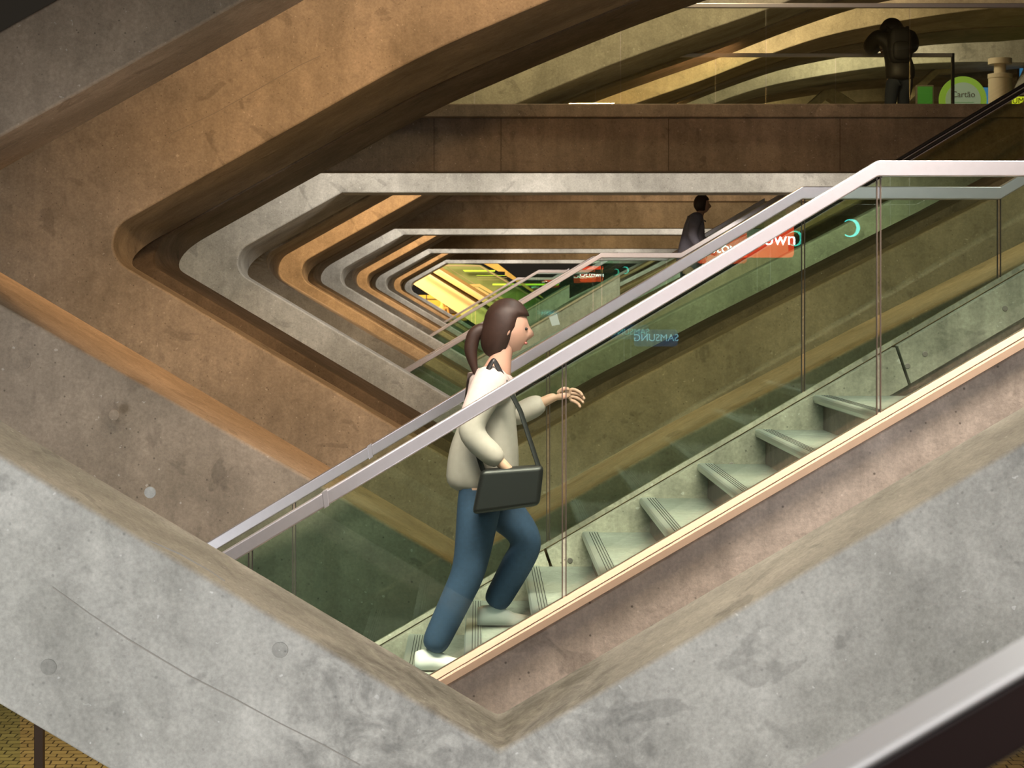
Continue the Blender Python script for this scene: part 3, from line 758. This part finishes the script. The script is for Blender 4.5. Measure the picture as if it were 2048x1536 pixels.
def head_mesh(parent, c, fwd, up, mats, hair=True, long_hair=False, s=1.0):
    """head with brow, nose, chin, ears; +X local is forward"""
    f = Vector(fwd).normalized(); u = Vector(up).normalized(); l = u.cross(f).normalized(); u = f.cross(l)
    R = Matrix((f, l, u)).transposed().to_4x4(); Mx = Matrix.Translation(Vector(c)) @ R
    bm = bmesh.new()
    g = bmesh.ops.create_uvsphere(bm, u_segments=32, v_segments=24, radius=1.0)
    for v in g['verts']:
        x, y, z = v.co
        X = x * 0.092; Y = y * 0.074; Z = z * 0.115
        if x > 0: X *= (0.98 - 0.10 * max(0, z)); 
        if z < -0.2: Y *= 1 - 0.42 * (-z - .2); X += 0.012 * (x > 0) * (-z - .2)
        if x > .5:
            nose = math.exp(-(y / .16) ** 2) * math.exp(-((z + .12) / .22) ** 2) * 0.030; X += nose
            eye = (math.exp(-((abs(y) - .36) / .14) ** 2) * math.exp(-((z - .06) / .10) ** 2)) * -0.010; X += eye
            X += math.exp(-(y / .3) ** 2) * math.exp(-((z + .50) / .07) ** 2) * 0.006
            X += math.exp(-(y / .25) ** 2) * math.exp(-((z + .85) / .15) ** 2) * 0.010
        v.co = Vector((X, Y, Z)) * s
    for sg in (-1, 1):
        ellipsoid(bm, (-.005 * s, sg * .075 * s, -.008 * s), (.017 * s, .008 * s, .032 * s), seg=12, rings=8)
    bm.transform(Mx); head = build('head', bm, mats[0], parent, smooth=True)
    bm = bmesh.new()
    for sg in (-1, 1): ellipsoid(bm, (.078 * s, sg * .027 * s, .008 * s), (.009 * s, .012 * s, .007 * s), seg=12, rings=8)
    bm.transform(Mx); build('eyes', bm, M['leather'], head, smooth=True)
    bm = bmesh.new(); ellipsoid(bm, (.089 * s, 0, -.057 * s), (.008 * s, .024 * s, .007 * s), seg=12, rings=8)
    bm.transform(Mx); build('mouth', bm, plain('lips', (.38, .13, .11), .5), head, smooth=True)
    if hair:
        bm = bmesh.new(); g = bmesh.ops.create_uvsphere(bm, u_segments=32, v_segments=20, radius=1.0)
        for v in g['verts']:
            x, y, z = v.co; k = 1.0 + 0.015 * math.sin(9 * y + 4 * z)
            X, Y, Z = x * .106 * k - .013, y * .087 * k, z * .122 * k + .012
            if x > .25 and z < .45: X = min(X, .03) ; Y *= .9
            if z < -.1 and long_hair: X -= .035 * (-z); Z *= 1.35
            v.co = Vector((X, Y, Z)) * s
        bm.transform(Mx); build('hair', bm, M['hair'], head, smooth=True)
        if long_hair:
            o = Mx @ Vector((-.10 * s, 0, -.01)); back = -f; 
            skin_obj('ponytail', [o, o + back * .06 + Vector((0, 0, -.04)), o + back * .08 + Vector((0, 0, -.13)), o + back * .05 + Vector((0, 0, -.24))], [(0, 1), (1, 2), (2, 3)], [.03, .038, .034, .010], M['hair'], head)
    return head

# --- woman climbing the first stair (walking to the right)
def pt(px, py, d): x, z = pxp([(px, py)], d)[0]; return Vector((x, d * BAY, z))
dW = 1.195
def ptw(px, py, dy=0.0): v = pt(px, py, dW); v.y += dy; return v
step_z = lambda j: (-257 - 89.3 * j) * K
zA, zB = step_z(7) + 0.004, step_z(6) + 0.004      # tread under the trailing foot, tread under the leading foot
root = thing('person', (ptw(880, 1300).x, dW * BAY, zA), 'woman in pale beige top and blue jeans walking up the nearest staircase', 'person')
hip = ptw(962, 955); chest = ptw(978, 800); neck = ptw(1003, 712); headc = ptw(1018, 655)
hl, hr = hip + Vector((0.0, -.085, -.03)), hip + Vector((0.0, .085, -.03))
ankL = Vector((ptw(862, 0).x, dW * BAY - .09, zA + .09)); ankR = Vector((ptw(985, 0).x, dW * BAY + .09, zB + .09))
knL = ptw(940, 1135, -.09); knR = ptw(1062, 1085, .09)
shL, shR = chest + Vector((.02, -.165, .12)), chest + Vector((.02, .165, .12))
elL = chest + Vector((-.10, -.24, -.13)); wrL = chest + Vector((.09, -.25, -.30))
elR = chest + Vector((.10, .25, -.10)); wrR = chest + Vector((.30, .22, .00))
body = [([hip, hip.lerp(chest, .5), chest, neck, headc + Vector((-.01, 0, -.03))], [(.12, .13), (.10, .12), (.11, .15), .048, .055]),
        ([hip, hl, knL, ankL], [.10, .085, .055, .038]), ([hip, hr, knR, ankR], [.10, .085, .055, .038]),
        ([chest, shL, elL, wrL], [.10, .048, .036, .024]), ([chest, shR, elR, wrR], [.10, .048, .036, .024])]
body += fingers(wrL, (0.3, 0, -1), (1, 0, .3), (.2, .6, 0)) + fingers(wrR, (1, 0, .15), (0, -.2, 1), (0, -.4, -.5))
V, E, R = graph(body); skin_obj('body', V, E, R, M['skin'], root)
V, E, R = graph([([hip + Vector((0, 0, -.09)), hip.lerp(chest, .4), chest, chest.lerp(neck, .72)], [(.175, .185), (.165, .175), (.165, .195), (.085, .095)]),
                 ([chest, shL, elL, elL.lerp(wrL, .85)], [.135, .088, .070, .05]), ([chest, shR, elR, elR.lerp(wrR, .85)], [.135, .088, .070, .05])])
skin_obj('knit_top', V, E, R, M['cream'], root)
V, E, R = graph([([hip + Vector((0, 0, .03)), hip + Vector((0, 0, -.05))], [(.135, .155), (.13, .155)]),
                 ([hip + Vector((0, 0, -.05)), hl + Vector((0, 0, -.03)), knL, ankL + Vector((0, 0, -.015))], [.13, .115, .083, .065]),
                 ([hip + Vector((0, 0, -.05)), hr + Vector((0, 0, -.03)), knR, ankR + Vector((0, 0, -.015))], [.13, .115, .083, .065])])
skin_obj('jeans', V, E, R, M['jean'], root)
shoe(root, ankL, (1, 0, 0), M['white']); shoe(root, ankR, (1, 0, 0), M['white'])
head_mesh(root, headc, (1, -.05, -.18), (0.10, 0, 1), (M['skin'],), long_hair=True)
bag = thing('shoulder_bag', hip + Vector((.10, -.22, -.08)), 'black leather shoulder bag carried at the hip of the walking woman', 'bag')
bm = bmesh.new(); hb = hip + Vector((.13, -.235, .0))
prism(bm, [(hb.x - .17, hb.z - .14), (hb.x + .13, hb.z - .10), (hb.x + .15, hb.z + .08), (hb.x - .13, hb.z + .06)], hb.y - .05, hb.y + .05)
build('pouch', bm, M['leather'], bag, bevel=.025, seg=3)
skin_obj('strap', [hb + Vector((-.12, -.01, .05)), chest + Vector((-.11, -.20, -.05)), shL + Vector((0, -.01, .075)), chest + Vector((.14, -.2, -.04)), hb + Vector((.13, -.01, .06))], [(0, 1), (1, 2), (2, 3), (3, 4)], [(.004, .014)] * 5, M['leather'], bag, sub=1)

# --- man on the second stair
d2 = 3.38
def pm(px, py, dy=0): v = pt(px, py, d2); v.y += dy; return v
r2 = thing('person', pm(1350, 670), 'man in grey blue jacket on the second staircase, above its level handrail', 'person')
hip = pm(1375, 535); chest = pm(1391, 450); neck = pm(1399, 430); hc = pm(1405, 409)
zt2 = (-257 - 0.0) * K + .004
fxL, fxR = pm(1334, 0).x, pm(1374, 0).x
aL = Vector((fxL, d2 * BAY - .09, zt2 + .09)); aR = Vector((fxR, d2 * BAY + .09, zt2 + .09 + 89.3 * K))
kL = (hip + aL) / 2 + Vector((.06, -.04, .02)); kR = (hip + aR) / 2 + Vector((.10, .04, .03))
shL, shR = chest + Vector((.0, -.19, .13)), chest + Vector((.0, .19, .13))
elL, elR = chest + Vector((-.08, -.25, -.14)), chest + Vector((.06, .26, -.14)); wL, wR = chest + Vector((.06, -.26, -.36)), chest + Vector((.22, .22, -.26))
hl, hr = hip + Vector((0, -.09, -.03)), hip + Vector((0, .09, -.03))
V, E, R = graph([([hip, chest, neck, hc + Vector((0, 0, -.03))], [(.12, .15), (.12, .17), .055, .06]), ([hip, hl, kL, aL], [.10, .09, .06, .04]), ([hip, hr, kR, aR], [.10, .09, .06, .04]),
                 ([chest, shL, elL, wL], [.1, .055, .042, .028]), ([chest, shR, elR, wR], [.1, .055, .042, .028])] + fingers(wL, (.1, 0, -1), (1, 0, 0), (0, .5, 0)) + fingers(wR, (.4, 0, -1), (1, 0, .3), (0, -.5, 0)))
skin_obj('body', V, E, R, M['skin'], r2)
V, E, R = graph([([hip + Vector((0, 0, -.08)), hip.lerp(chest, .5), chest, chest.lerp(neck, .75)], [(.16, .19), (.15, .18), (.155, .21), (.09, .1)]), ([chest, shL, elL, elL.lerp(wL, .9)], [.13, .085, .07, .05]), ([chest, shR, elR, elR.lerp(wR, .9)], [.13, .085, .07, .05])])
skin_obj('jacket', V, E, R, M['greyblue'], r2)
V, E, R = graph([([hip, hip + Vector((0, 0, -.06))], [(.14, .17), (.13, .16)]), ([hip + Vector((0, 0, -.06)), hl + Vector((0, 0, -.05)), kL, aL + Vector((0, 0, .02))], [.12, .105, .08, .06]), ([hip + Vector((0, 0, -.06)), hr + Vector((0, 0, -.05)), kR, aR + Vector((0, 0, .02))], [.12, .105, .08, .06])])
skin_obj('trousers', V, E, R, M['navy'], r2)
shoe(r2, aL, (1, 0, 0), M['leather']); shoe(r2, aR, (1, 0, 0), M['leather'])
head_mesh(r2, hc, (1, .1, -.1), (.05, 0, 1), (M['skin'],))

# --- man leaning on the upper rail, seen from behind
d3 = 3.33
def p3(px, py, dy=0): v = pt(px, py, d3); v.y += dy; return v
zf3 = 2.024
r3 = thing('person', Vector((p3(1795, 0).x, d3 * BAY, zf3)), 'man in black hooded jacket leaning on the upper walkway rail, back turned', 'person')
hip = p3(1796, 150, -.12); chest = p3(1790, 86, .04); neck = p3(1789, 66, .14); hc = p3(1789, 60, .20)
aL = Vector((p3(1778, 0).x, d3 * BAY - .10, zf3 + .09)); aR = Vector((p3(1815, 0).x, d3 * BAY - .02, zf3 + .09))
kL = (hip + aL) / 2 + Vector((-.06, .03, 0)); kR = (hip + aR) / 2 + Vector((.0, .07, 0))
yr = 3.41 * BAY; zr = 3.19
shL, shR = chest + Vector((-.20, .02, .10)), chest + Vector((.20, .02, .10))
elL = Vector((chest.x - .29, chest.y + .16, zr + .03)); wL = Vector((chest.x - .10, yr + .03, zr + .05))
elR = Vector((chest.x + .27, chest.y + .16, zr + .03)); wR = Vector((chest.x + .10, yr + .05, zr + .05))
hl, hr = hip + Vector((-.09, 0, -.03)), hip + Vector((.09, 0, -.03))
V, E, R = graph([([hip, chest, neck, hc + Vector((0, -.02, -.02))], [(.15, .12), (.17, .12), .055, .06]), ([hip, hl, kL, aL], [.10, .09, .06, .04]), ([hip, hr, kR, aR], [.10, .09, .06, .04]),
                 ([chest, shL, elL, wL], [.1, .055, .042, .028]), ([chest, shR, elR, wR], [.1, .055, .042, .028])] + fingers(wL, (1, .1, 0), (0, 1, .1), (0, 0, -1)) + fingers(wR, (-1, .3, 0), (0, 1, .1), (0, 0, -1)))
skin_obj('body', V, E, R, M['skin'], r3)
V, E, R = graph([([hip + Vector((0, 0, -.10)), hip + Vector((0, 0, .08)), chest, chest.lerp(neck, .7)], [(.20, .17), (.205, .17), (.23, .18), (.13, .12)]), ([chest, shL, elL, elL.lerp(wL, .9)], [.15, .12, .10, .06]), ([chest, shR, elR, elR.lerp(wR, .9)], [.15, .12, .10, .06])])
skin_obj('padded_jacket', V, E, R, M['blackcoat'], r3)
V, E, R = graph([([hip, hip + Vector((0, 0, -.06))], [(.17, .14), (.16, .14)]), ([hip + Vector((0, 0, -.06)), hl + Vector((0, 0, -.05)), kL, aL + Vector((0, 0, .02))], [.12, .11, .08, .07]), ([hip + Vector((0, 0, -.06)), hr + Vector((0, 0, -.05)), kR, aR + Vector((0, 0, .02))], [.12, .11, .08, .07])])
skin_obj('trousers', V, E, R, M['navy'], r3)
shoe(r3, aL, (-.2, 1, 0), M['leather']); shoe(r3, aR, (.2, 1, 0), M['leather'])
hd = head_mesh(r3, hc, (0.05, 1, -.35), (0, .3, 1), (M['skin'],), hair=False)
bm = bmesh.new()
ellipsoid(bm, hc + Vector((0, -.035, .015)), (.155, .15, .165), f=lambda c: (c.x * (1 + .03 * math.sin(8 * c.z)), min(c.y, .62), c.z))
build('hood', bm, M['blackcoat'], hd, smooth=True)
bp = thing('backpack', chest + Vector((0.02, -.25, -.18)), 'black backpack worn by the man leaning on the upper rail', 'backpack')
bc = chest + Vector((.02, -.235, -.06))
bm = bmesh.new(); ellipsoid(bm, bc, (.155, .095, .235), f=lambda c: (math.copysign(abs(c.x) ** .55, c.x), math.copysign(abs(c.y) ** .6, c.y), math.copysign(abs(c.z) ** .6, c.z)))
build('main_bag', bm, M['pack'], bp, smooth=True)
bm = bmesh.new(); ellipsoid(bm, bc + Vector((0, -.085, -.07)), (.11, .04, .12), f=lambda c: (math.copysign(abs(c.x) ** .55, c.x), c.y, math.copysign(abs(c.z) ** .6, c.z)))
build('front_pocket', bm, M['pack'], bp, smooth=True)
for s in (-1, 1):
    skin_obj('shoulder_strap', [bc + Vector((s * .10, .05, .20)), bc + Vector((s * .13, .17, .27)), bc + Vector((s * .15, .30, .16))], [(0, 1), (1, 2)], [(.025, .008)] * 3, M['pack'], bp, sub=1)
skin_obj('grab_loop', [bc + Vector((-.03, .02, .22)), bc + Vector((0, .02, .26)), bc + Vector((.03, .02, .22))], [(0, 1), (1, 2)], [.008] * 3, M['pack'], bp, sub=1)

# --- tiny figure in the far hall
dF = 10.7
def pf(cx, cy): x, y = c6([(cx, cy)])[0]; v = pt(x, y, dF); return v
h0 = pf(715, 830); 
r4 = thing('person', h0 + Vector((0, 0, -1.55)), 'tiny figure in orange lit coat low in the far golden hall', 'person')
V, E, R = graph([([h0 + Vector((0, 0, -.75)), h0 + Vector((0, 0, -.3)), h0 + Vector((0, 0, -.12)), h0], [(.17, .14), (.2, .14), .07, .10]),
                 ([h0 + Vector((0, 0, -.75)), h0 + Vector((-.09, 0, -.85)), h0 + Vector((-.10, .03, -1.5))], [.12, .1, .05]), ([h0 + Vector((0, 0, -.75)), h0 + Vector((.09, 0, -.85)), h0 + Vector((.12, -.03, -1.5))], [.12, .1, .05]),
                 ([h0 + Vector((0, 0, -.3)), h0 + Vector((-.22, 0, -.3)), h0 + Vector((-.28, 0, -.6)), h0 + Vector((-.2, -.1, -.82))], [.1, .07, .05, .035]), ([h0 + Vector((0, 0, -.3)), h0 + Vector((.22, 0, -.3)), h0 + Vector((.28, 0, -.6)), h0 + Vector((.2, -.1, -.82))], [.1, .07, .05, .035])])
skin_obj('body', V, E, R, plain('orange_coat', (.7, .35, .12), .8), r4, sub=1)

# ------------------------------------------------------------------ lit shop signs behind the camera, mirrored in the balustrade glass
yg = 1.07 * BAY
def behind(px, py, yb):      # where a thing must hang (at y = -yb) to be mirrored at this spot of the near glass
    dv = (2 * yg + yb) / BAY; x, z = pxp([(px, py)], dv)[0]; return x, z, dv
M['redsign'] = emit('lit_red_sign', (1.0, 0.07, 0.02), 9.0); M['whitelet'] = emit('lit_white_letters', (1, 1, 1), 30.0)
M['cyanring'] = emit('lit_cyan_ring', (0.10, 0.85, 0.80), 14.0)
x, z, dv = behind(1530, 475, 5.0); w = 118 * dv * K / 2; h = 80 * dv * K / 2
t = thing('red_shop_sign', (x, -5.0, z - h), 'lit red shop sign with white letters, mirrored in the near stair glass', 'sign')
build('sign_panel', B(x - w, x + w, -5.08, -5.0, z - h, z + h), M['redsign'], t, bevel=.05)
text('Octown', x, -4.985, z - .02, .20, M['whitelet'], t)
x, z, dv = behind(1702, 456, 5.0); r = 18 * dv * K
t = thing('cyan_ring_sign', (x, -5.0, z - r), 'glowing cyan crescent ring sign, mirrored in the near stair glass', 'sign')
bm = bmesh.new(); N = 40; pr = []
for k in range(N + 1):
    a = math.radians(-130 + 260 * k / N); wd = .006 + .026 * math.cos(a / 2.0) ** 3
    pr.append((a, wd))
outr = [(x + r * math.cos(a), z + r * math.sin(a)) for a, wd in pr]; inr = [(x - .0 + (r - wd) * math.cos(a), z + (r - wd) * math.sin(a)) for a, wd in pr]
vo = [bm.verts.new((p[0], -5.0, p[1])) for p in outr]; vi = [bm.verts.new((p[0], -5.0, p[1])) for p in inr]
vo2 = [bm.verts.new((p[0], -5.04, p[1])) for p in outr]; vi2 = [bm.verts.new((p[0], -5.04, p[1])) for p in inr]
for k in range(N):
    bm.faces.new((vo[k], vo[k + 1], vi[k + 1], vi[k])); bm.faces.new((vo2[k], vi2[k], vi2[k + 1], vo2[k + 1]))
    bm.faces.new((vo[k], vo2[k], vo2[k + 1], vo[k + 1])); bm.faces.new((vi[k], vi[k + 1], vi2[k + 1], vi2[k]))
build('ring', bm, M['cyanring'], t)

# faint blue display with brand lettering, seen mirrored
M['bluesign'] = emit('lit_blue_display', (0.05, 0.35, 0.85), 0.8); M['bluelet'] = emit('lit_pale_blue_letters', (0.35, 0.85, 1.0), 5.0)
x, z, dv = behind(1312, 676, 5.5); w = 44 * dv * K; h = 17 * dv * K
t = thing('blue_display', (x, -5.5, z - h), 'small blue lit display with pale lettering, mirrored low in the near stair glass', 'sign')
build('screen', B(x - w, x + w, -5.56, -5.5, z - h, z + h), M['bluesign'], t, bevel=.03)
text('SAMSUNG', x, -5.49, z, .11, M['bluelet'], t, rot=(math.pi / 2, 0, math.pi))
# a paper notice stuck to the second stair's glass
M['paper'] = plain('pale_paper', (0.55, 0.72, 0.68), 0.7)
y = (1.07 + 2.20) * BAY - 0.0075
bm = bmesh.new(); prism(bm, pxp([(1098, 634), (1114, 628), (1120, 649), (1104, 652)], 3.27), y - .001, y)
tag(build('paper_notice', bm, M['paper']), 'small pale square notice stuck on the second stair glass, right of the woman', 'notice')
